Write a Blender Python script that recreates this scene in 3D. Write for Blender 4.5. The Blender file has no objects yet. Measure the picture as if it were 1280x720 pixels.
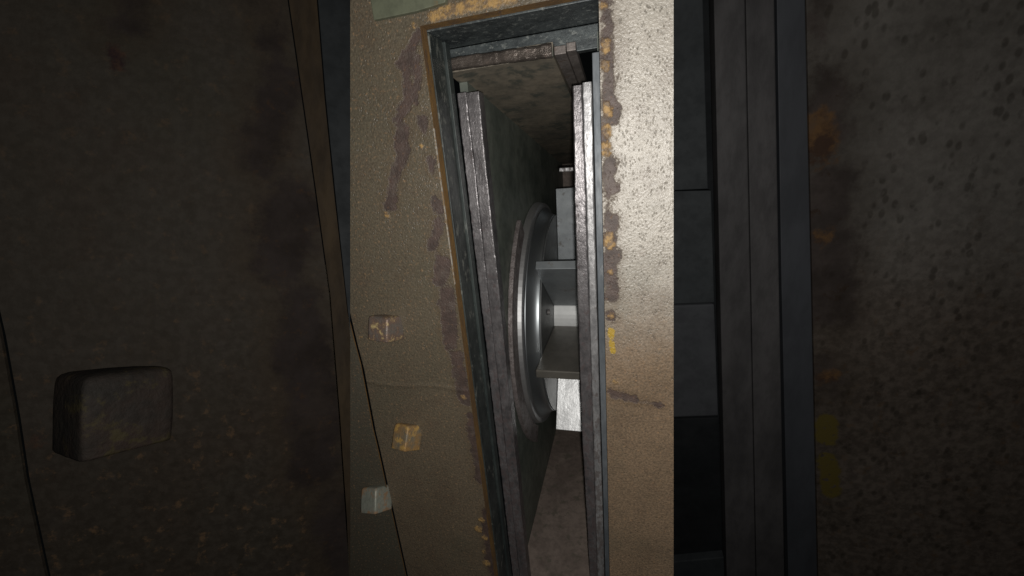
import bpy, bmesh, math
import numpy as np
from mathutils import Vector, Matrix

# ---------------------------------------------------------------- scene
S = bpy.context.scene
COL = S.collection
for a in ('view_transform',): S.view_settings.view_transform = 'Standard'
S.view_settings.look = 'None'
S.view_settings.exposure = 0.0
S.view_settings.gamma = 1.0
S.view_settings.use_curve_mapping = False
w = bpy.data.worlds.new("World"); S.world = w; w.use_nodes = True
w.node_tree.nodes['Background'].inputs[0].default_value = (0.75, 0.85, 0.9, 1)
w.node_tree.nodes['Background'].inputs[1].default_value = 0.002     # a trace of room light
S.cycles.max_bounces = 8

# ---------------------------------------------------------------- survey of the view: wall face is y = 0.4, x right, z up
F = 500.0
DN = np.array([146, 1600, F]); DN /= np.linalg.norm(DN)
DP = np.array([140, -(F*F+146*140)/1600, F]); DP /= np.linalg.norm(DP)
RX = np.cross(DN, DP)
WALL = 0.4
def ray(u, v):
    r = np.array([u-640, v-360, F]); return np.array([r@RX, r@DP, -(r@DN)])
def at(u, v, y=WALL):               # point of the plane y = const
    r = ray(u, v); return r*(y/r[1])
def atx(u, v, x):                   # point of the plane x = const
    r = ray(u, v); return r*(x/r[0])

cam = bpy.data.cameras.new('camera'); camo = bpy.data.objects.new('camera', cam); COL.objects.link(camo)
M = Matrix(((RX[0], -RX[1], -RX[2]), (DP[0], -DP[1], -DP[2]), (-DN[0], DN[1], DN[2]))).to_4x4()
camo.matrix_world = M
cam.sensor_width = 36; cam.lens = F/1280*36; cam.clip_start = 0.01; cam.clip_end = 100
S.camera = camo

# phone torch beside the lens
ld = bpy.data.lights.new('phone_torch', 'POINT'); lo = bpy.data.objects.new('phone_torch', ld); COL.objects.link(lo)
off = np.array([0.007, 0.010, 0.0])
lo.location = (off@RX, off@DP, -(off@DN))
ld.energy = 8.0; ld.shadow_soft_size = 0.004; ld.color = (1.0, 0.97, 0.92)

# ---------------------------------------------------------------- object helpers
def tag(o, label=None, cat=None, group=None, kind=None):
    for k, v in (('label', label), ('category', cat), ('group', group), ('kind', kind)):
        if v: o[k] = v
    return o
def thing(name, loc, label, cat, group=None):
    o = bpy.data.objects.new(name, None); COL.objects.link(o); o.location = Vector(loc)
    o.empty_display_size = 0.02
    return tag(o, label, cat, group)
def obj(name, bm, mats, parent=None, smooth=False, label=None, cat=None, group=None, bevel=0):
    """bm holds world coordinates; the origin goes to the base of the thing."""
    if not isinstance(mats, (list, tuple)): mats = [mats]
    bmesh.ops.recalc_face_normals(bm, faces=bm.faces[:])
    if bevel:
        es = [e for e in bm.edges if len(e.link_faces) == 2 and e.calc_face_angle() > 0.5]
        bmesh.ops.bevel(bm, geom=es, offset=bevel, segments=2, profile=0.6, affect='EDGES', clamp_overlap=True)
    p = parent; base = Vector((0, 0, 0))
    if p is None:
        xs = [v.co for v in bm.verts]
        base = Vector((sum(v.x for v in xs)/len(xs), sum(v.y for v in xs)/len(xs), min(v.z for v in xs)))
    while p is not None: base += p.location; p = p.parent
    bmesh.ops.translate(bm, verts=bm.verts[:], vec=-base)
    me = bpy.data.meshes.new(name); bm.to_mesh(me); bm.free()
    for m in mats: me.materials.append(m)
    if smooth:
        for f in me.polygons: f.use_smooth = True
    o = bpy.data.objects.new(name, me); COL.objects.link(o)
    if parent is None: o.location = base
    else: o.parent = parent
    return tag(o, label, cat, group)
def prism(front, dy, bm=None, slope=0.0):
    """front: list of 3-D points in a plane y = const, pushed back by dy (dz = slope*dy)."""
    bm = bm or bmesh.new()
    a = [bm.verts.new(Vector(p)) for p in front]
    b = [bm.verts.new(Vector((p[0], p[1]+dy, p[2]+slope*dy))) for p in front]
    bm.faces.new(a); bm.faces.new(b[::-1]); n = len(a)
    for i in range(n): bm.faces.new((a[i], b[i], b[(i+1) % n], a[(i+1) % n]))
    return bm
def box(x0, x1, y0, y1, z0, z1, bm=None, slope=0.0):
    return prism([(x0, y0, z0), (x1, y0, z0), (x1, y0, z1), (x0, y0, z1)], y1-y0, bm, slope)
def edge_fn(px, y):
    P = sorted([tuple(at(u, v, y)[[2, 0]]) for u, v in px]); zs = [p[0] for p in P]; xs = [p[1] for p in P]
    return lambda z: float(np.interp(z, zs, xs))
def wander(seed):
    rng = np.random.RandomState(seed); ph = rng.rand(6)*6.28
    return lambda t: sum(math.sin(t*w_+p)*a for w_, p, a in zip((23, 61, 147, 330, 610, 1150), ph, (1, 0.8, 0.6, 0.6, 0.5, 0.4)))/2.2
def rough_bar(fl, fr_, y0, y1, z0, z1, j=0.0004, c=0.0013, seed=1, step=0.004, slope_top=0.0):
    """Sheared steel bar along z with a worn, slightly wandering chamfered section."""
    bm = bmesh.new(); A, B, Cc, Dd = (wander(seed*7+i) for i in range(4)); rings = []
    n = max(4, int((z1-z0)/step))
    for i in range(n+1):
        z = z0+(z1-z0)*i/n; a = fl(z)+j*A(z); b = fr_(z)+j*B(z); y = y0+0.5*j*Cc(z); k = c*(1+0.5*Dd(z))
        dz = slope_top if i == n else 0
        rings.append([bm.verts.new(p) for p in ((a, y+k, z), (a+k*0.35, y+k*0.35, z), (a+k, y, z), (b-k, y, z+dz), (b-k*0.35, y+k*0.35, z+dz), (b, y+k, z+dz), (b, y1, z+dz), (a, y1, z))])
    for p, q in zip(rings[:-1], rings[1:]):
        for k in range(8): bm.faces.new((p[k], p[(k+1) % 8], q[(k+1) % 8], q[k]))
    bm.faces.new(rings[0][::-1]); bm.faces.new(rings[-1])
    return bm
def const(v): return lambda z: v
def pix(pts, y): return [at(u, v, y) for u, v in pts]
def divide(bm, n):
    bmesh.ops.subdivide_edges(bm, edges=bm.edges[:], cuts=n, use_grid_fill=True)
    return bm

# ---------------------------------------------------------------- material helpers
class NT:
    def __init__(s, name):
        s.m = bpy.data.materials.new(name); s.m.use_nodes = True
        s.t = s.m.node_tree; s.n = s.t.nodes; s.l = s.t.links
        s.b = s.n['Principled BSDF']
        s.co = s.n.new('ShaderNodeTexCoord').outputs['Object']
    def _in(s, sock, v):
        if isinstance(v, bpy.types.NodeSocket): s.l.new(v, sock)
        elif v is not None:
            if isinstance(v, (tuple, list)) and len(v) == 3 and sock.type == 'RGBA': v = (*v, 1)
            sock.default_value = v
    def map(s, scale, rot=(0, 0, 0), loc=(0, 0, 0)):
        n = s.n.new('ShaderNodeMapping'); s.l.new(s.co, n.inputs[0])
        n.inputs['Scale'].default_value = scale; n.inputs['Rotation'].default_value = rot; n.inputs['Location'].default_value = loc
        return n.outputs[0]
    def noise(s, scale, detail=4, rough=0.6, vec=None, dist=0):
        n = s.n.new('ShaderNodeTexNoise'); s.l.new(vec or s.co, n.inputs['Vector'])
        n.inputs['Scale'].default_value = scale; n.inputs['Detail'].default_value = detail
        n.inputs['Roughness'].default_value = rough; n.inputs['Distortion'].default_value = dist
        return n.outputs['Fac']
    def voro(s, scale, vec=None, rnd=1):
        n = s.n.new('ShaderNodeTexVoronoi'); s.l.new(vec or s.co, n.inputs['Vector'])
        n.inputs['Scale'].default_value = scale; n.inputs['Randomness'].default_value = rnd
        return n.outputs['Distance']
    def attr(s, name):
        n = s.n.new('ShaderNodeAttribute'); n.attribute_name = name; return n.outputs['Fac']
    def math(s, op, a, b=None, c=None):
        n = s.n.new('ShaderNodeMath'); n.operation = op
        for i, v in enumerate((a, b, c)):
            if v is not None: s._in(n.inputs[i], v)
        return n.outputs[0]
    def ramp(s, fac, lo, hi, a=0.0, b=1.0):
        n = s.n.new('ShaderNodeMapRange'); n.interpolation_type = 'SMOOTHSTEP'
        s._in(n.inputs[0], fac)
        for i, v in enumerate((lo, hi, a, b)): s._in(n.inputs[i+1], v)
        return n.outputs[0]
    def mix(s, fac, a, b, mode='MIX'):
        n = s.n.new('ShaderNodeMix'); n.data_type = 'RGBA'; n.blend_type = mode
        s._in(n.inputs[0], fac); s._in(n.inputs[6], a); s._in(n.inputs[7], b)
        return n.outputs[2]
    def bump(s, h, strength=0.3, dist=0.001, prev=None):
        n = s.n.new('ShaderNodeBump'); n.inputs['Strength'].default_value = strength
        n.inputs['Distance'].default_value = dist
        s.l.new(h, n.inputs['Height'])
        if prev is not None: s.l.new(prev, n.inputs['Normal'])
        return n.outputs[0]
    def out(s, color=None, rough=None, metal=None, normal=None, spec=None):
        s._in(s.b.inputs['Base Color'], color); s._in(s.b.inputs['Roughness'], rough)
        s._in(s.b.inputs['Metallic'], metal); s._in(s.b.inputs['Specular IOR Level'], spec)
        if normal is not None: s.l.new(normal, s.b.inputs['Normal'])
        return s.m

def stained(name, paint, brown, rust, orange, yellow, k=1.0, rough=0.5, spec=0.4, speck=1.0, bumpk=1.0, soft=1.0, warm=None, chips=0.5, cover=0.93, dirt=1.0):
    """Old painted plate: paint going brown, flaking to dark rust, orange blooms, yellow marks. k = size of the grain."""
    t = NT(name)
    big = t.noise(14/k, 5, 0.6); mid = t.noise(70/k, 5, 0.65); fine = t.noise(420/k, 3, 0.6)
    # paint
    c = t.mix(t.ramp(t.math('ADD', t.attr('brown'), t.math('MULTIPLY', t.math('SUBTRACT', mid, 0.5), 0.5)), 0.1, 0.9), paint, t.mix(t.attr('warm'), brown, warm) if warm else brown)
    D = lambda *v: tuple(x*dirt for x in v)
    c = t.mix(t.ramp(big, 0.35, 0.7, 0, 0.45), c, t.mix(0.55, c, D(0.085, 0.07, 0.048)))
    c = t.mix(t.ramp(t.noise(30/k, 6, 0.7), 0.48, 0.66, 0, 0.5), c, t.mix(0.6, c, D(0.125, 0.085, 0.06)))
    c = t.mix(t.ramp(t.noise(9/k, 4, 0.6), 0.50, 0.66, 0, 0.4), c, t.mix(0.6, c, D(0.10, 0.105, 0.075)))
    c = t.mix(t.math('MULTIPLY', t.math('ADD', t.math('MULTIPLY', t.attr('brown'), 0.55), 0.45), t.ramp(fine, 0.36, 0.62, 0, 0.75)), c, t.mix(0.55, c, D(0.05, 0.04, 0.03)))
    c = t.mix(t.math('MULTIPLY', t.math('ADD', t.math('MULTIPLY', t.attr('brown'), 0.8), 0.15), t.ramp(t.noise(190/k, 4, 0.7), 0.52, 0.66, 0, 0.7)), c, t.mix(0.6, c, D(0.06, 0.048, 0.036)))
    # rusty breakthrough of small reddish grains where the paint is brown
    grain = t.ramp(t.noise(260/k, 4, 0.7), 0.55, 0.7)
    c = t.mix(t.math('MULTIPLY', t.math('MULTIPLY', grain, 0.9), t.attr('brown')), c, t.mix(0.6, c, D(0.44, 0.265, 0.14)))
    # dark elongated pits
    v = t.map((430/k, 430/k, 260/k), (0, 0.5, 0))
    pits = t.math('MULTIPLY', t.ramp(t.voro(1.0, v), 0.20, 0.40, 1, 0), t.ramp(t.noise(110/k, 4, 0.65), 0.42, 0.56))
    pits = t.math('MULTIPLY', pits, t.math('MULTIPLY', t.attr('pits'), 0.75*speck))
    c = t.mix(pits, c, D(0.10, 0.085, 0.065))
    # pale chips
    chip = t.math('MULTIPLY', t.ramp(t.noise(330/k, 2, 0.5), 0.70, 0.76), chips)
    c = t.mix(chip, c, t.mix(0.5, c, D(0.55, 0.48, 0.38)))
    # rust patches
    edge = t.math('ADD', t.math('MULTIPLY', t.math('SUBTRACT', t.noise(120/k, 6, 0.72), 0.5), 0.020*k), t.math('MULTIPLY', t.math('SUBTRACT', t.noise(38/k, 3, 0.5), 0.5), 0.014*k))
    sd = t.math('ADD', t.attr('rust'), edge)
    rm = t.ramp(sd, -0.0008*k*soft, 0.0008*k*soft, 1, 0)
    rc = t.mix(t.ramp(mid, 0.35, 0.65), rust, tuple(x*0.55 for x in rust))
    rc = t.mix(t.ramp(t.noise(180/k, 4, 0.7), 0.56, 0.7, 0, 0.8), rc, D(0.15, 0.085, 0.05))
    rc = t.mix(t.ramp(t.noise(55/k, 4, 0.6), 0.5, 0.68, 0, 0.6), rc, D(0.115, 0.09, 0.075))
    halo = t.ramp(t.math('ADD', sd, t.math('MULTIPLY', t.math('SUBTRACT', fine, 0.5), 0.006*k)), 0.0, 0.010*k, 0.7, 0)
    c = t.mix(halo, c, t.mix(0.5, c, D(0.11, 0.075, 0.045)))
    c = t.mix(t.math('MULTIPLY', rm, cover), c, rc)
    om = t.ramp(t.math('ADD', t.attr('orange'), t.math('MULTIPLY', t.math('SUBTRACT', t.noise(220/k, 5, 0.7), 0.5), 0.011*k)), -0.001*k, 0.0018*k, 1, 0)
    oc = t.mix(t.ramp(t.noise(150/k, 4, 0.65), 0.42, 0.6), orange, (orange[0]*0.42, orange[1]*0.45, orange[2]*0.7))
    om = t.math('MULTIPLY', om, t.ramp(t.noise(90/k, 4, 0.6), 0.3, 0.5, 0.45, 0.95))
    c = t.mix(om, c, oc)
    ym = t.ramp(t.math('ADD', t.attr('yellow'), t.math('MULTIPLY', t.math('SUBTRACT', t.noise(300/k, 4, 0.6), 0.5), 0.004*k)), -0.0006*k, 0.0006*k, 1, 0)
    ym = t.math('MULTIPLY', ym, t.ramp(t.noise(500/k, 2, 0.5), 0.3, 0.42))
    c = t.mix(ym, c, yellow)
    h = t.math('ADD', t.math('MULTIPLY', t.noise(430/k, 3, 0.6), 0.9), t.math('MULTIPLY', mid, 0.3))
    h = t.math('ADD', h, t.math('MULTIPLY', rm, -0.5))
    h = t.math('ADD', h, t.math('MULTIPLY', pits, -0.5))
    h = t.math('ADD', h, t.math('MULTIPLY', om, 0.6))
    h = t.math('ADD', h, t.math('MULTIPLY', t.attr('seam'), 1.2))
    nrm = t.bump(h, 0.7*bumpk, 0.0011*k)
    r = t.math('ADD', rough, t.math('MULTIPLY', t.math('MAXIMUM', rm, om), 0.25))
    r = t.math('ADD', r, t.math('MULTIPLY', t.math('SUBTRACT', mid, 0.5), 0.3))
    return t.out(c, r, 0.0, nrm, spec)

def steel(name, c1, c2, scale=60, rough=0.45, metal=0.6, bump=0.3, bd=0.0006, spot=None, spot_amt=0.0, spot_scale=120, stretch=(1, 1, 1), spec=0.5, rvar=0.25, fine=0.5, low=None):
    t = NT(name)
    v = t.map(stretch)
    a = t.noise(scale, 5, 0.65, v); b = t.noise(scale*6, 4, 0.65, v)
    c = t.mix(t.ramp(a, 0.35, 0.65), c1, c2)
    c = t.mix(t.ramp(b, 0.4, 0.66, 0, fine), c, t.mix(0.6, c, tuple(x*0.35 for x in c1)))
    if spot:
        sn = t.noise(spot_scale, 5, 0.7, v)
        if low:                                   # scale grows towards the foot of the bar
            sep = t.n.new('ShaderNodeSeparateXYZ'); t.l.new(t.co, sep.inputs[0])
            sn = t.math('ADD', sn, t.ramp(sep.outputs['Z'], low[0], low[1], 0, low[2]))
        sm = t.ramp(sn, 0.62-spot_amt*0.3, 0.72-spot_amt*0.3)
        c = t.mix(t.math('MULTIPLY', sm, 0.85), c, spot)
        metal = t.math('MULTIPLY', t.math('SUBTRACT', 1.0, sm), metal)
    h = t.math('ADD', t.math('MULTIPLY', a, 0.5), b)
    n = t.bump(h, bump, bd)
    r = t.math('ADD', rough, t.math('MULTIPLY', t.math('SUBTRACT', b, 0.5), rvar))
    return t.out(c, r, metal, n, spec)

PAINT = stained('weathered_beige_paint', (0.50, 0.46, 0.40), (0.152, 0.128, 0.090), (0.086, 0.056, 0.047), (0.40, 0.245, 0.085), (0.42, 0.28, 0.045), rough=0.36, spec=0.7, speck=0.85, bumpk=1.1, soft=1.8, cover=0.95, warm=(0.285, 0.200, 0.130))
PAINT2 = stained('weathered_olive_paint', (0.2, 0.19, 0.15), (0.108, 0.100, 0.076), (0.090, 0.057, 0.047), (0.40, 0.245, 0.085), (0.44, 0.30, 0.05), rough=0.45, spec=0.4, bumpk=0.7)
EDGE = steel('rusty_cut_edge', (0.17, 0.10, 0.045), (0.26, 0.145, 0.045), 50, 0.65, 0.1, 0.6, 0.001, (0.10, 0.065, 0.05), 0.2, 90, (1, 1, 0.35))
TEAL = steel('dark_teal_primer', (0.030, 0.038, 0.038), (0.055, 0.067, 0.064), 40, 0.5, 0.15, 0.3, 0.0006, (0.13, 0.14, 0.13), 0.1, 60, (1, 1, 0.5))
TEAL2 = steel('scuffed_teal_steel', (0.036, 0.043, 0.042), (0.072, 0.083, 0.079), 34, 0.47, 0.25, 0.45, 0.0008, (0.17, 0.175, 0.155), 0.2, 100, (1, 1, 0.6))
HEAD = steel('scraped_header_steel', (0.038, 0.046, 0.050), (0.09, 0.105, 0.108), 45, 0.45, 0.25, 0.4, 0.0008, (0.20, 0.215, 0.205), 0.26, 130, (1, 1, 1.6))
BLUE = steel('blued_flat_steel', (0.10, 0.115, 0.13), (0.175, 0.19, 0.205), 30, 0.55, 0.25, 0.3, 0.0006, (0.25, 0.26, 0.26), 0.05, 60, (1, 1, 0.3))
BAR = steel('bare_steel_edge', (0.155, 0.145, 0.15), (0.28, 0.265, 0.272), 60, 0.36, 0.6, 0.6, 0.001, (0.075, 0.058, 0.058), 0.2, 140, (1, 1, 0.6), low=(0.75, 0.25, 0.13))
BARB = steel('bright_steel_edge', (0.29, 0.288, 0.295), (0.50, 0.495, 0.50), 60, 0.42, 0.5, 0.5, 0.0009, (0.095, 0.08, 0.076), 0.06, 150, (1, 1, 0.5), low=(0.75, 0.3, 0.16))
LIP = steel('scaled_lip_steel', (0.095, 0.080, 0.070), (0.19, 0.16, 0.14), 40, 0.30, 0.6, 0.6, 0.0012, (0.10, 0.07, 0.055), 0.15, 90, (0.7, 1, 1.6), fine=0.3)
STRIP = steel('narrow_brown_strip', (0.15, 0.13, 0.12), (0.24, 0.21, 0.195), 40, 0.5, 0.3, 0.5, 0.001, (0.10, 0.07, 0.055), 0.2, 90)
ROOF = steel('brown_liner_plate', (0.185, 0.165, 0.132), (0.31, 0.262, 0.20), 14, 0.55, 0.05, 0.5, 0.001, (0.085, 0.092, 0.078), 0.38, 22)
INNER = steel('dark_green_inner_wall', (0.125, 0.145, 0.125), (0.22, 0.24, 0.205), 10, 0.5, 0.15, 0.3, 0.0008, (0.34, 0.34, 0.29), 0.0, 22)
FLOOR = steel('brown_grey_floor', (0.20, 0.158, 0.135), (0.30, 0.24, 0.205), 16, 0.6, 0.1, 0.4, 0.001, (0.13, 0.115, 0.09), 0.3, 40)
ARC = steel('rusty_arc_steel', (0.20, 0.172, 0.168), (0.34, 0.30, 0.295), 50, 0.48, 0.35, 0.9, 0.002, (0.10, 0.072, 0.066), 0.3, 90)
DRUM = steel('smooth_turned_steel', (0.42, 0.45, 0.47), (0.47, 0.50, 0.52), 6, 0.42, 0.94, 0.02, 0.0002, fine=0.08, rvar=0.06)
RIM = steel('dull_silver_rim', (0.46, 0.46, 0.465), (0.54, 0.54, 0.545), 8, 0.5, 0.8, 0.08, 0.0003, fine=0.2, rvar=0.1)
DISC = steel('dull_grey_disc', (0.15, 0.156, 0.157), (0.20, 0.208, 0.208), 12, 0.45, 0.5, 0.15, 0.0003, fine=0.25, rvar=0.15)
HUB = steel('pale_hub_steel', (0.78, 0.79, 0.79), (0.84, 0.85, 0.85), 10, 0.45, 0.15, 0.1, 0.0003, fine=0.1, rvar=0.1)
BLADE = steel('grey_blade_steel', (0.23, 0.25, 0.265), (0.30, 0.325, 0.34), 9, 0.45, 0.3, 0.25, 0.0006, (0.15, 0.14, 0.125), 0.16, 45, fine=0.3, rvar=0.15)
BLADEB = steel('brown_film_blade', (0.15, 0.14, 0.122), (0.23, 0.212, 0.185), 10, 0.38, 0.35, 0.25, 0.0006, (0.10, 0.09, 0.075), 0.2, 40, fine=0.3, rvar=0.15)
ALU = steel('hammered_bright_metal', (0.80, 0.81, 0.82), (0.88, 0.89, 0.90), 9, 0.42, 0.6, 0.16, 0.006, fine=0.06)
GLINT = steel('painted_edge_glint', (0.42, 0.38, 0.32), (0.5, 0.46, 0.40), 80, 0.45, 0.2, 0.3, 0.0006, (0.20, 0.125, 0.055), 0.55, 90)  # pale tone paints the edge glint; the brown spots are rust
GREEN = steel('grey_green_paint', (0.115, 0.125, 0.085), (0.15, 0.16, 0.11), 20, 0.55, 0.0, 0.2, 0.0006, (0.16, 0.12, 0.06), 0.0, 60)
BOLT1 = steel('rusted_bolt_steel', (0.19, 0.17, 0.15), (0.24, 0.14, 0.10), 75, 0.42, 0.3, 0.6, 0.001, (0.50, 0.40, 0.19), 0.30, 75)
BOLT2 = steel('orange_rusted_bolt', (0.20, 0.175, 0.13), (0.36, 0.21, 0.08), 55, 0.5, 0.2, 0.6, 0.001, (0.44, 0.27, 0.08), 0.35, 80)
BOLT3 = steel('painted_grey_bolt', (0.27, 0.285, 0.24), (0.31, 0.31, 0.265), 40, 0.45, 0.2, 0.3, 0.0006, (0.27, 0.16, 0.085), 0.45, 40)
DIMPAINT = stained('dimmed_brown_copy', (0.0235, 0.0208, 0.0178), (0.0200, 0.0168, 0.0138), (0.0125, 0.0100, 0.0100), (0.027, 0.016, 0.011), (0.034, 0.028, 0.008), 3.2, 0.8, 0.02, 0.5, 0.35, 4.0, chips=0.08, cover=0.75, dirt=0.15)  # materials of added panels: dimmed copies of the plate, darkness set in the colour
DIMPLATE = stained('dimmed_beige_copy', (0.0430, 0.0400, 0.0365), (0.0340, 0.0280, 0.0235), (0.0185, 0.0148, 0.0137), (0.036, 0.020, 0.009), (0.027, 0.021, 0.006), 3.2, 0.85, 0.02, 0.65, 0.2, 4.0, chips=0.0, cover=0.85, dirt=0.06)
DIMEDGE = steel('dimmed_rust_strip', (0.0155, 0.0120, 0.0090), (0.024, 0.0172, 0.0105), 20, 0.75, 0.0, 0.3, 0.001, stretch=(1, 1, 0.3), spec=0.03)  # added steelwork likewise: the dimming is in the base colours
DIMTEAL = steel('dimmed_teal_steel', (0.0085, 0.0098, 0.0108), (0.012, 0.0135, 0.0146), 12, 0.7, 0.0, 0.2, 0.0006, spec=0.08)
DIMBAR = steel('dimmed_bar_steel', (0.013, 0.0125, 0.013), (0.022, 0.021, 0.0215), 14, 0.7, 0.0, 0.5, 0.0012, stretch=(1, 1, 0.4), spec=0.08)
DIMBLUE = steel('dimmed_blue_steel', (0.0115, 0.0125, 0.0148), (0.0155, 0.0168, 0.0195), 8, 0.65, 0.0, 0.2, 0.0008, stretch=(1, 1, 0.3), spec=0.1)
DIMVOID = steel('dimmed_black_steel', (0.0035, 0.004, 0.0045), (0.0055, 0.006, 0.0065), 10, 0.8, 0.0, 0.1, 0.0006, spec=0.03)
DIMGREY = steel('dimmed_hub_steel', (0.018, 0.019, 0.021), (0.022, 0.023, 0.025), 8, 0.75, 0.0, 0.1, 0.0006, spec=0.03)
DIMBOLT = steel('dimmed_bolt_rust', (0.0115, 0.0102, 0.0088), (0.0170, 0.0118, 0.0095), 22, 0.75, 0.0, 0.6, 0.003, (0.024, 0.0195, 0.009), 0.25, 40, spec=0.1)

# ---------------------------------------------------------------- stained sheets with measured stain outlines
def strokes_to_world(strokes, y, zoom=1.0):
    out = []
    for pts, r in strokes:
        q = [(640+(u-640)*zoom, 360+(v-360)*zoom) for u, v in pts]
        P = [at(u, v, y)[[0, 2]] for u, v in q]
        u, v = q[0]
        s = math.sqrt(abs(np.linalg.norm((at(u+1, v, y)-at(u-1, v, y)))*np.linalg.norm((at(u, v+1, y)-at(u, v-1, y)))))/2
        out.append((P, r*zoom*s))
    return out
def sdf(strokes, X, Z):
    d = np.full(X.shape, 0.03)
    for P, r in strokes:
        if len(P) == 1: P = [P[0], P[0]+np.array([1e-6, 0])]
        for a, b in zip(P[:-1], P[1:]):
            ab = b-a; t = np.clip(((X-a[0])*ab[0]+(Z-a[1])*ab[1])/(ab@ab), 0, 1)
            d = np.minimum(d, np.hypot(X-a[0]-t*ab[0], Z-a[1]-t*ab[1])-r)
    return d
def sheet(name, patches, y, thick, mats, fields, step=0.003, **kw):
    """patches: (z_top, z_bottom, x_left(z), x_right(z)); one mesh with stain fields, thickened backwards."""
    bm = bmesh.new()
    for z1, z0, fl, fr in patches:
        nz = max(2, int((z1-z0)/step)); nx = max(2, int(abs(fr((z0+z1)/2)-fl((z0+z1)/2))/step))
        rows = []
        for i in range(nz+1):
            z = z1+(z0-z1)*i/nz; a, b = fl(z), fr(z)
            rows.append([bm.verts.new((a+(b-a)*j/nx, y, z)) for j in range(nx+1)])
        for i in range(nz):
            for j in range(nx): bm.faces.new((rows[i][j], rows[i+1][j], rows[i+1][j+1], rows[i][j+1]))
    bmesh.ops.remove_doubles(bm, verts=bm.verts[:], dist=1e-4)
    bm.verts.ensure_lookup_table()
    X = np.array([v.co.x for v in bm.verts]); Z = np.array([v.co.z for v in bm.verts])
    o = obj_flat(name, bm, mats, **kw)
    for k, f in fields(X, Z).items():
        at_ = o.data.attributes.new(k, 'FLOAT', 'POINT'); at_.data.foreach_set('value', np.asarray(f, dtype=np.float32))
    m = o.modifiers.new('thickness', 'SOLIDIFY'); m.thickness = thick; m.offset = -1
    m.use_rim = True; m.material_offset_rim = 1 if len(mats) > 1 else 0; m.use_even_offset = False
    return o
def obj_flat(name, bm, mats, parent=None, **kw):
    for f in bm.faces:
        if f.normal.length == 0: f.normal_update()
    bmesh.ops.recalc_face_normals(bm, faces=bm.faces[:])
    bm.normal_update()
    if sum(f.normal.y for f in bm.faces) > 0: bmesh.ops.reverse_faces(bm, faces=bm.faces[:])
    base = Vector((0, 0, 0))
    if parent is None:
        c = [v.co for v in bm.verts]; base = Vector((sum(v.x for v in c)/len(c), c[0].y, min(v.z for v in c)))
    else: base = parent.location.copy()
    bmesh.ops.translate(bm, verts=bm.verts[:], vec=-base)
    me = bpy.data.meshes.new(name); bm.to_mesh(me); bm.free()
    for m in mats: me.materials.append(m)
    o = bpy.data.objects.new(name, me); COL.objects.link(o)
    if parent is None: o.location = base
    else: o.parent = parent
    return tag(o, **kw)
def smooth01(v, a, b):
    t = np.clip((v-a)/(b-a), 0, 1); return t*t*(3-2*t)

RUST = [([(522, 46), (513, 62), (504, 82)], 9), ([(519, 60), (522, 95), (518, 125)], 6), ([(508, 90), (511, 120), (500, 150), (497, 185)], 6),
        ([(506, 185), (494, 222), (487, 256)], 7), ([(506, 160), (500, 205)], 7), ([(527, 150), (530, 165)], 6), ([(539, 200), (540, 214)], 4.5),
        ([(546, 252), (547, 262)], 4.5), ([(549, 278), (545, 295), (540, 308)], 6), ([(555, 328), (550, 350)], 9), ([(558, 365), (563, 430)], 10),
        ([(571, 445), (580, 500)], 8), ([(588, 520), (600, 600)], 5), ([(608, 640), (616, 715)], 6),
        ([(757, -5), (757, 8)], 7), ([(756, 20), (757, 95), (757, 190)], 4.5), ([(759, 200), (761, 300), (762, 375)], 4), ([(760, 28), (762, 52)], 6), ([(758, 60), (759, 85)], 7), ([(761, 95), (760, 140)], 9.5), ([(768, 140), (766, 150)], 7),
        ([(756, 160), (757, 180)], 5), ([(762, 203), (762, 214)], 8.5), ([(764, 228), (764, 236)], 8.5), ([(761, 249)], 5), ([(764, 275), (763, 302)], 8.5),
        ([(765, 318), (764, 370)], 9.5), ([(763, 392), (765, 398)], 5), ([(765, 492), (792, 500)], 5), ([(792, 500), (828, 507)], 1.5)]
ORANGE = [([(527, 183)], 2.5), ([(484, 269)], 3), ([(540, 21), (575, 10), (640, -2)], 6), ([(700, -12)], 5), ([(518, 32)], 3), ([(602, 650)], 3), ([(598, 661)], 4), ([(606, 672)], 3),
          ([(608, 704)], 4), ([(605, 690)], 2), ([(757, 54), (757, 60)], 5), ([(756, 80), (757, 84)], 4.5), ([(759, 132), (760, 142)], 5), ([(758, 160), (759, 168)], 5), ([(757, 184), (758, 190)], 6), ([(761, 296), (762, 306)], 5.5), ([(754, 8)], 4), ([(763, 340)], 2.5), ([(764, 395)], 3), ([(770, 478)], 3), ([(451, 421)], 1.5), ([(579, 497)], 2.5)]
YELLOW = [([(764, 413), (764, 419)], 4), ([(764.5, 428), (766, 440)], 3.4)]

def wall_fields(X, Z):
    st = {k: sdf(strokes_to_world(v, WALL), X, Z) for k, v in (('rust', RUST), ('orange', ORANGE), ('yellow', YELLOW))}
    right = smooth01(X, -0.10, -0.015)                  # the pale, less rusted side
    zr = 1-smooth01(Z, -0.26, -0.06)
    lerp = lambda a, b: a+(b-a)*right
    st['brown'] = lerp(0.98, 0.03+0.88*zr); st['warm'] = lerp(0.25*smooth01(-Z, 0.1, 0.5), 0.95)
    st['pits'] = lerp(0.75, 1-0.3*zr)
    s1 = np.exp(-((Z+0.262+0.01*np.sin(X*60)*0.2)/0.003)**2)
    st['seam'] = s1*lerp(1.0, 0.4)
    return st

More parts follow.
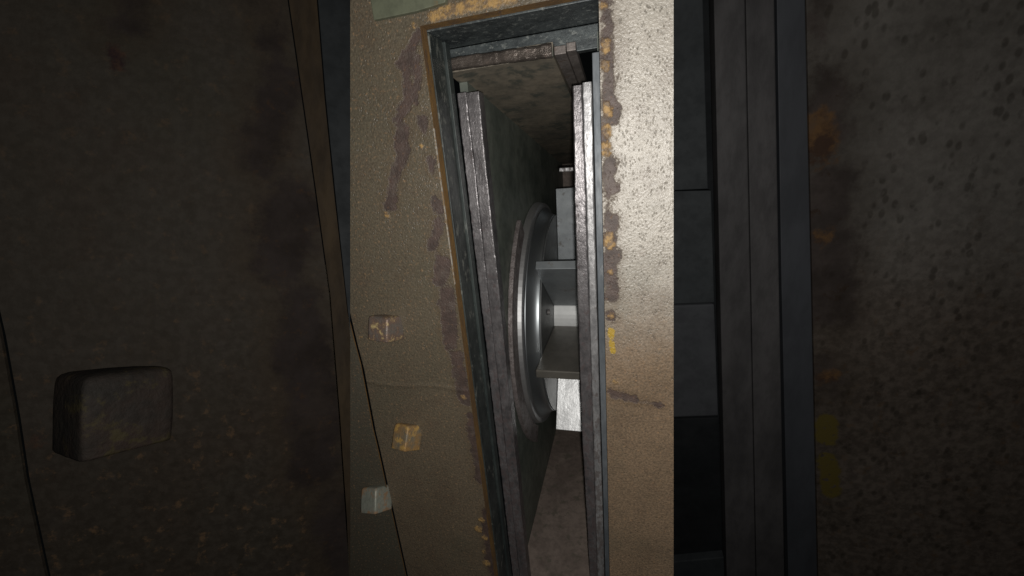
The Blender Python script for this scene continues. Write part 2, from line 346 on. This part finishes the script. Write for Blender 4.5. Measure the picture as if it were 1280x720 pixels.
SL, SR, ST, SB = -0.185, -0.020, 0.1305, -0.80        # the slot
groove = [(424, -60), (426, 300), (438, 392), (447, 430), (455, 460), (470, 540), (476, 565), (510, 720), (524, 780)]
gf = edge_fn(groove, WALL)
rf = edge_fn([(842, -60), (842, 780)], WALL)
wall = sheet('slotted_plate', [(0.20, ST, gf, lambda z: SL), (ST, -0.76, gf, lambda z: SL), (0.20, ST, lambda z: SL, lambda z: SR),
                             (0.20, ST, lambda z: SR, rf), (ST, -0.76, lambda z: SR, rf)],
             WALL, 0.014, [PAINT, EDGE], wall_fields, 0.003,
             label='blotchy beige and brown steel plate with the tall slot cut through it', cat='plate')

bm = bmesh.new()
box(SL-0.0007, SL+0.0004, WALL-0.0004, WALL+0.0012, -0.125, 0.04, bm)  # thin pale strip carries the glint of the slot edge in its colour
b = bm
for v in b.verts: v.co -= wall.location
me = bpy.data.meshes.new('edge_glint'); bmesh.ops.recalc_face_normals(b, faces=b.faces[:]); b.to_mesh(me); b.free(); me.materials.append(GLINT)
we = bpy.data.objects.new('edge_glint', me); COL.objects.link(we); we.parent = wall
def side_fields(X, Z):
    n = np.ones_like(X); return dict(rust=n*0.03, orange=n*0.03, yellow=n*0.03, brown=n*0.95, pits=n*0.3, seam=n*0, warm=n*0.0)
sheet('side_sheet', [(-0.10, -0.80, lambda z: gf(z)-0.15, lambda z: gf(z)-0.0085)], WALL+0.005, 0.0015, [PAINT2, EDGE], side_fields, 0.006,
      label='brown steel sheet behind a dark curved gap, lower left, carrying the grey bolt', cat='sheet')
b = prism(pix([(461, -14), (467, 25), (520, 14), (556, 3), (560, -14)], WALL-0.006), 0.0055)
obj('green_plate', b, GREEN, bevel=0.0006, label='grey green painted flat plate fixed above the upper left corner of the slot', cat='plate')

# weld bead and rust lumps along the slot edge
def lumps(name, pts, mat, **kw):
    bm = bmesh.new()
    for (u, v), r in pts:
        p = at(u, v, WALL)
        mm = Matrix.Translation(Vector(p)) @ Matrix.Diagonal((r, r*0.45, r*1.1, 1))
        bmesh.ops.create_icosphere(bm, subdivisions=2, radius=1, matrix=mm)
    for v in bm.verts:
        s = math.sin(v.co.x*3100+v.co.z*1700)*math.cos(v.co.z*2600); v.co.y += 0.0006*s; v.co.x += 0.0004*s
    return obj(name, bm, mat, smooth=True, **kw)

# ---------------------------------------------------------------- bolts
def bolt(u, v, w_, h_, spin, mat, y=WALL, lift=0.008, lean=0.0, **kw):
    """Worn square bolt head standing against the plate, crown up."""
    c = at(u, v, y); c[1] -= lift
    vv = -np.array([u-640, v-360, F]); vv /= np.linalg.norm(vv)
    up = np.array([0.02+lean, -1.0, 0.0]); up -= vv*(up@vv); up /= np.linalg.norm(up)
    up = up+0.16*vv; up /= np.linalg.norm(up)
    right = np.cross(up, np.array([0, 0, 1.0])); right /= np.linalg.norm(right); fwd = np.cross(right, up)
    def wv(r): return Vector((r@RX, r@DP, -(r@DN)))
    U, Rr, Fw = wv(up), wv(right), wv(fwd)
    bm = bmesh.new(); rings = []; n = 120; wd = wander(int(u))
    for t, k in ((-0.5, 0.97), (-0.47, 1.0), (-0.2, 1.01), (0, 1.015), (0.2, 1.01), (0.36, 0.995), (0.43, 0.965), (0.47, 0.90), (0.495, 0.78), (0.51, 0.4)):
        rg = []
        for i in range(n):
            a = 2*math.pi*i/n; e = 16
            q = (abs(math.cos(a))**e+abs(math.sin(a))**e)**(-1/e)
            q *= 1+0.012*wd(0.02*a+t*0.03)+0.004*wd(0.11*math.cos(a)+t*0.1)
            a2 = a+spin
            rg.append(bm.verts.new(Vector(c)+Rr*(w_/2*k*q*math.cos(a2))+Fw*(w_/2*k*q*math.sin(a2))+U*(h_*t)))
        rings.append(rg)
    for a, b_ in zip(rings[:-1], rings[1:]):
        for k in range(n): bm.faces.new((a[k], a[(k+1) % n], b_[(k+1) % n], b_[k]))
    bm.faces.new(rings[-1]); bm.faces.new(rings[0][::-1])
    return obj('bolt', bm, mat, smooth=True, **kw)
R_ = math.radians
bolt(487.5, 406, 0.0305, 0.0295, R_(26), BOLT1, cat='bolt', group='bolts of the casing', label='uppermost of the small square bolt heads, rusty with cream blotches')
bolt(513, 540.5, 0.0270, 0.0320, R_(36), BOLT2, lean=0.12, cat='bolt', group='bolts of the casing', label='orange rusted bolt head between the other two small bolts')
bolt(474.5, 617.5, 0.0320, 0.0340, R_(30), BOLT3, y=WALL+0.005, cat='bolt', group='bolts of the casing', label='pale grey bolt head on the sheet left of the dark curved gap')

# ---------------------------------------------------------------- slot frame just behind the plate
fr = thing('slot_frame', (-0.1, 0.46, -0.78), 'dark teal steel frame lining the slot behind the blotchy plate', 'frame')
obj('side_flange', divide(box(-0.205, -0.1835, 0.4145, 0.446, -0.78, 0.1285), 1), TEAL2, fr, bevel=0.0006)
obj('side_strip', box(-0.206, -0.1805, 0.4465, 0.4585, -0.78, 0.1275), TEAL, fr, bevel=0.0008)
obj('top_flange', box(-0.205, 0.01, 0.4145, 0.480, 0.1290, 0.145), HEAD, fr, bevel=0.0006)
obj('header', box(-0.205, 0.005, 0.4805, 0.492, 0.106, 0.1285), HEAD, fr, bevel=0.0008)
obj('edge_flat', prism([at(740, 66, .432), at(756, 63, .432), at(762, 400, .432), at(770, 800, .432), at(759, 800, .432), at(748.5, 420, .432)], 0.008), BLUE, fr, bevel=0.0006)

# ---------------------------------------------------------------- liner bars and lip
lb = thing('liner_bar', (-0.168, 0.46, -0.78), 'grey bare steel bar running down the left side of the slot, doubled edge', 'bar', 'bars down the slot sides')
obj('outer_edge', rough_bar(const(-0.1800), const(-0.1683), 0.4600, 0.476, -0.78, 0.079, seed=3), BAR, lb)
obj('inner_edge', rough_bar(const(-0.1680), const(-0.1535), 0.4592, 0.476, -0.78, 0.078, seed=5), BAR, lb)
rb = thing('liner_bar', (-0.04, 0.46, -0.78), 'bright steel bar running down the right side of the slot, white at its top end', 'bar', 'bars down the slot sides')
e0 = edge_fn([(715.5, 60), (715.5, 107), (721.5, 365), (728.5, 560), (742, 800)], .46)
e1 = edge_fn([(727.5, 60), (727.7, 107), (737.3, 400), (749.3, 800)], .46)
e2 = edge_fn([(739.5, 60), (739.5, 101), (746, 380), (758, 800)], .46)
obj('inner_edge', rough_bar(e0, lambda z: e1(z)-0.0001, 0.4600, 0.475, -0.72, at(720, 107, .46)[2], j=0.00022, seed=8), BAR, rb)
obj('outer_edge', rough_bar(lambda z: e1(z)+0.0001, e2, 0.4592, 0.475, -0.72, at(733, 103, .46)[2], j=0.00022, seed=11), BARB, rb)
rp = thing('roof_plate', (-0.13, 0.46, 0.09), 'thick scaled steel plate roofing the slot, its front lip glinting', 'plate')
L0, L1 = at(553.5, 81, .46), at(689, 62, .46)
def lip_bm():
    # the same worn bar, laid along x
    bm = rough_bar(const(-0.0063), const(0.0063), 0.46, 0.4662, 0.0, L1[0]-L0[0], j=0.0005, c=0.0022, seed=21, step=0.003)
    for v in bm.verts:
        x, z = v.co.x, v.co.z; v.co.x = L0[0]+z; v.co.z = L0[2]+(L1[2]-L0[2])*z/(L1[0]-L0[0])-x
    return bm
obj('lip', lip_bm(), LIP, rp)
z0 = at(620, 78.5, .46)[2]
obj('underside', box(-0.19, -0.0705, 0.4665, 1.26, z0-0.001, z0+0.012, slope=-0.15), ROOF, rp)
rs = thing('roof_strip', (-0.06, 0.47, 0.09), 'pair of narrow brown strips running inward beside the roof plate', 'strip')
zt = at(702, 62, .468)[2]
obj('strip', box(-0.0695, -0.0575, 0.468, 1.26, zt-0.004, zt+0.004, slope=-0.12), STRIP, rs, bevel=0.0008)
obj('strip', box(-0.0570, -0.0475, 0.470, 1.26, zt-0.002, zt+0.006, slope=-0.12), STRIP, rs, bevel=0.0008)

# ---------------------------------------------------------------- inside of the casing
fc = thing('fan_casing', (-0.1, 0.85, -0.72), 'dark inside of the fan casing seen through the slot', 'casing')
XL, XR = -0.180, -0.026
obj('side_wall', prism([(-0.190, 0.5, -0.76), (XL, 0.5, -0.76), (XL, 0.5, 0.12), (-0.190, 0.5, 0.12)], 0.78), INNER, fc)
obj('side_wall', prism([(XR, 0.4765, -0.76), (XR+0.01, 0.4765, -0.76), (XR+0.01, 0.4765, 0.12), (XR, 0.4765, 0.12)], 0.80), INNER, fc)
prof = [(0.43, -0.698), (0.95, -0.698), (1.08, -0.672), (1.18, -0.60), (1.235, -0.48), (1.255, -0.30), (1.26, 0.09)]
bm = bmesh.new(); up = []
for y, z in prof: up.append([bm.verts.new((XL+0.0005, y, z)), bm.verts.new((XR-0.0005, y, z))])
lo_ = []
for y, z in prof:
    k = 0.008; lo_.append([bm.verts.new((XL+0.0005, y+k*(z > -0.66), z-k)), bm.verts.new((XR-0.0005, y+k*(z > -0.66), z-k))])
for i in range(len(prof)-1):
    bm.faces.new((up[i][0], up[i][1], up[i+1][1], up[i+1][0])); bm.faces.new((lo_[i][0], lo_[i+1][0], lo_[i+1][1], lo_[i][1]))
    bm.faces.new((up[i][0], up[i+1][0], lo_[i+1][0], lo_[i][0])); bm.faces.new((up[i][1], lo_[i][1], lo_[i+1][1], up[i+1][1]))
obj('scroll_floor', bm, FLOOR, fc)
AY, AZ = 0.829, -0.324                                   # wheel axis
bm = bmesh.new(); N = 48
a0, a1 = math.radians(-53.5), math.radians(56)
ri, ro, x0, x1 = 0.2435, 0.277, XL+0.0005, XL+0.0085
R4 = []
for i in range(N+1):
    a = a0+(a1-a0)*i/N
    R4.append([bm.verts.new((x, AY-r*math.cos(a), AZ+r*math.sin(a))) for x, r in ((x0, ri), (x0, ro), (x1, ro), (x1, ri))])
for i in range(N):
    for k in range(4): bm.faces.new((R4[i][k], R4[i+1][k], R4[i+1][(k+1) % 4], R4[i][(k+1) % 4]))
bm.faces.new(R4[0]); bm.faces.new(R4[-1][::-1])
obj('arc_bar', bm, ARC, bevel=0.002, label='curved rusty grey bar on the inner side wall around the drum', cat='bar')
pb = prism([at(699, 210, .70), at(724, 208.5, .70), at(724, 213.5, .70), at(699, 215, .70)], 0.02)
obj('cross_pin', pb, BARB, bevel=0.001, label='short bright pin sticking out above the tall grey blade', cat='pin')

# ---------------------------------------------------------------- fan wheel
fw = thing('impeller', (-0.09, AY, AZ), 'grey paddle fan wheel with drum, hub and blades inside the slot', 'fan wheel')
def lathe(prof, n=128, close=False):
    bm = bmesh.new(); rings = []
    for x, r in prof: rings.append([bm.verts.new((x, AY-r*math.cos(2*math.pi*i/n), AZ+r*math.sin(2*math.pi*i/n))) for i in range(n)])
    prs = list(zip(rings[:-1], rings[1:])) + ([(rings[-1], rings[0])] if close else [])
    for a, b_ in prs:
        for i in range(n): bm.faces.new((a[i], a[(i+1) % n], b_[(i+1) % n], b_[i]))
    return bm
rim = obj('rim', lathe([(-0.1790, 0.20), (-0.1790, 0.2400), (-0.178, 0.2412), (-0.1665, 0.2385), (-0.1655, 0.2375), (-0.1655, 0.20)]), RIM, fw, smooth=False)
pd = [(-0.1640, 0.20), (-0.1640, 0.2285), (-0.1630, 0.2292)]
for i in range(1, 15):
    t = i/14; pd.append((-0.1630+0.0210*t, 0.2292-0.0160*(1-(1-t)**1.8)))
pd += [(-0.1412, 0.2128), (-0.1412, 0.20)]
obj('drum', lathe(pd), DRUM, fw, smooth=True)
disc = obj('disc', lathe([(-0.1408, 0.08), (-0.1408, 0.2120), (-0.1385, 0.2120), (-0.1385, 0.08)], close=True), DISC, fw)
obj('hub', lathe([(-0.1380, 0.02), (-0.1380, 0.083), (-0.034, 0.083), (-0.034, 0.02)], 64, True), HUB, fw, smooth=False)
hp = atx(685, 390, -0.1385)
bm = bmesh.new(); bmesh.ops.create_cone(bm, cap_ends=True, segments=12, radius1=0.006, radius2=0.005, depth=0.004, matrix=Matrix.Translation(Vector(hp)+Vector((0.002, 0, 0))) @ Matrix.Rotation(math.pi/2, 4, 'Y'))
obj('rivet', bm, BARB, disc)
def blade(deg, R, th, mat, label=None, r0=0.084, bev=0.0009):
    a = math.radians(deg); bm = bmesh.new()
    er = Vector((0, -math.cos(a), math.sin(a))); et = Vector((0, math.sin(a), math.cos(a)))
    c = Vector((0, AY, AZ)); fv = []
    for x in (-0.1379, -0.036):
        for r, s in ((r0, 0), (R, 0), (R, -1), (r0, -1)):
            fv.append(bm.verts.new(c+er*r+et*(s*th)+Vector((x, 0, 0))))
    q = fv
    bm.faces.new(q[0:4]); bm.faces.new(q[4:8][::-1])
    for k in range(4): bm.faces.new((q[k], q[4+k], q[4+(k+1) % 4], q[(k+1) % 4]))
    return obj('blade', bm, mat, fw, label=label, bevel=bev)
blade(97, 0.266, 0.006, BLADE, 'upright blue grey blade')
blade(38.5, 0.272, 0.014, BLADE, 'grey blade with a square front edge')
blade(1, 0.272, 0.014, BLADEB, 'dark film covered blade with corner glints', bev=0.002)
blade(-57, 0.250, 0.008, ALU, 'bright rumpled silvery blade')
for d in (143, 188, 232, 270): blade(d, 0.266, 0.008, BLADE)

# ---------------------------------------------------------------- added panels left of the plate, dimmed enlarged copies of it
ZM = 404/1280
LY = WALL-0.004
def zfields(y, brown, pitsv, extra=1.0):  # stain strokes of the slotted plate, enlarged for the added panels
    def f(X, Z):
        st = {k: sdf(strokes_to_world(v, y, 1/ZM), X, Z) for k, v in (('rust', RUST), ('orange', ORANGE), ('yellow', YELLOW))}
        st['brown'] = brown(X, Z); st['pits'] = np.full_like(X, pitsv); st['seam'] = np.zeros_like(X); st['warm'] = np.zeros_like(X)
        return st
    return f
# the added left panel has its own plane, turned so the torch lights it evenly
W_AXES = (RX, DP, DN); before = set(COL.objects)
DP = np.array([-220., -60., F]); DP /= np.linalg.norm(DP)
DN = np.array([0., 1., 0.]); DN -= DP*(DN@DP); DN /= np.linalg.norm(DN); RX = np.cross(DN, DP)
LY = 0.43
lef = edge_fn([(352, -60), (360, 0), (378, 125), (395, 245), (412, 370), (424, 520), (432, 640), (437, 720), (438, 780)], LY)
lgr = edge_fn([(-60, -60), (-24, 300), (4, 420), (22, 520), (34, 600), (60, 720), (75, 780)], LY)
sheet('added_sheet', [(0.30, -1.10, lambda z: lgr(z)+0.0015, lambda z: lef(z)-0.0004)], LY, 0.003, [DIMPAINT], zfields(LY, lambda X, Z: 0.3+0.7*smooth01(-Z, 0.0, 0.3), 0.25), 0.006,
      label='added dark brown panel, a dimmed enlarged copy, left of the blotchy plate, carrying the large bolt', cat='panel')
sheet('added_sheet', [(0.30, -1.10, lambda z: lgr(z)-0.9, lambda z: lgr(z)-0.0015)], LY, 0.003, [DIMPAINT], side_fields, 0.02,
      label='added dimmed panel at the far left edge beyond the shadowy gap', cat='panel')
obj('added_strip', prism(pix([(354, -60), (361, 0), (379, 125), (396, 245), (413, 370), (425, 520), (433, 640), (437.4, 720), (437.8, 700), (437.8, 420), (418, 245), (406, 125), (396, 0), (392, -60)], LY-0.0005), 0.003), DIMEDGE,
    bevel=0.0003, label='added dimmed strip, brown and rust streaked, along the edge of the dark left panel', cat='strip')
obj('added_bar', prism(pix([(394, -60), (397.5, 0), (407.5, 125), (419.5, 245), (437.8, 416), (437.8, -60)], LY), 0.003), DIMTEAL,
    bevel=0.0003, label='added dimmed bar, blackish teal, in the wedge between rust strip and blotchy plate', cat='bar')
bolt(153, 502, 0.056, 0.062, R_(26), DIMBOLT, y=LY, lift=0.012, cat='bolt', label='added large dimmed square bolt head on the dark left panel')
L3 = Matrix((RX, DP, -DN)).transposed(); RX, DP, DN = W_AXES
B4 = (Matrix((RX, DP, -DN)) @ L3).to_4x4()
for o in set(COL.objects)-before: o.matrix_world = B4 @ Matrix.Translation(o.location)

# ---------------------------------------------------------------- added steelwork right of the plate, likewise a dimmed enlarged copy
RY = WALL+0.004
obj('added_backing', prism(pix([(836, -60), (1000, -60), (1012, 790), (838, 790)], 0.440), 0.006), DIMVOID, label='added black backing plate behind the dimmed steelwork right of the pale plate', cat='plate')
obj('added_plate', prism(pix([(838, -60), (877, -60), (885, 236), (838, 238)], 0.420), 0.012), DIMTEAL, bevel=0.0008, label='added dimmed blade copy, an upper blue black plate in the dark gap right of the pale plate', cat='plate')
obj('added_plate', prism(pix([(838, 239), (889, 238), (893, 378), (838, 380)], 0.414), 0.018), DIMTEAL, bevel=0.0008, label='added dimmed blade copy, a middle blackish plate in the dark gap, above the dull grey block', cat='plate')
obj('added_block', prism(pix([(838, 382), (893, 380), (898, 520), (838, 522)], 0.424), 0.012), DIMGREY, bevel=0.002, label='added dimmed hub copy, a dull grey block in the dark gap right of the pale plate', cat='block')
obj('added_plate', prism(pix([(838, 524), (898, 522), (903, 698), (838, 702)], 0.420), 0.016), DIMVOID, bevel=0.0008, label='added dimmed blade copy, a near black plate below the dull grey block', cat='plate')
obj('ledge', prism(pix([(838, 703), (905, 697), (908, 790), (838, 790)], 0.410), 0.02), DIMTEAL, bevel=0.0012, label='added dimmed copy of a blade edge, a dark ledge at the bottom of the gap with a pale corner', cat='ledge')
db = thing('added_bar', (0.09, RY, -0.6), 'added broad dark grey bar, dimmed copy of the right slot bar, right of the gap, faintly two faced', 'bar')
obj('inner_edge', prism(pix([(891, -60), (930, -60), (938, 360), (946, 790), (910, 790), (900, 360)], RY), 0.02), DIMBAR, db, bevel=0.001)
obj('outer_edge', prism(pix([(931, -60), (967, -60), (974, 360), (982, 790), (947, 790), (939, 360)], RY-0.001), 0.02), DIMBAR, db, bevel=0.001)
obj('added_flat_bar', prism(pix([(970, -60), (1005, -60), (1014, 360), (1023, 790), (987, 790), (977, 360)], RY+0.002), 0.012), DIMBLUE, bevel=0.0006,
    label='added dimmed flat bar, narrow and blue black, between the broad dark bar and the speckled panel', cat='bar')
r1 = edge_fn([(1006.5, -60), (1015.5, 360), (1024.5, 790)], RY)
def rbrown(X, Z): return 0.1+0.8*smooth01(-Z, 0.02, 0.22)
sheet('added_speckled_sheet', [(0.26, -0.75, r1, lambda z: 0.50)], RY, 0.006, [DIMPLATE], zfields(RY, rbrown, 1.0), 0.005,
      label='added dark speckled panel, dimmed copy of the pale plate, at the far right with rust blotches and a yellow mark', cat='panel')
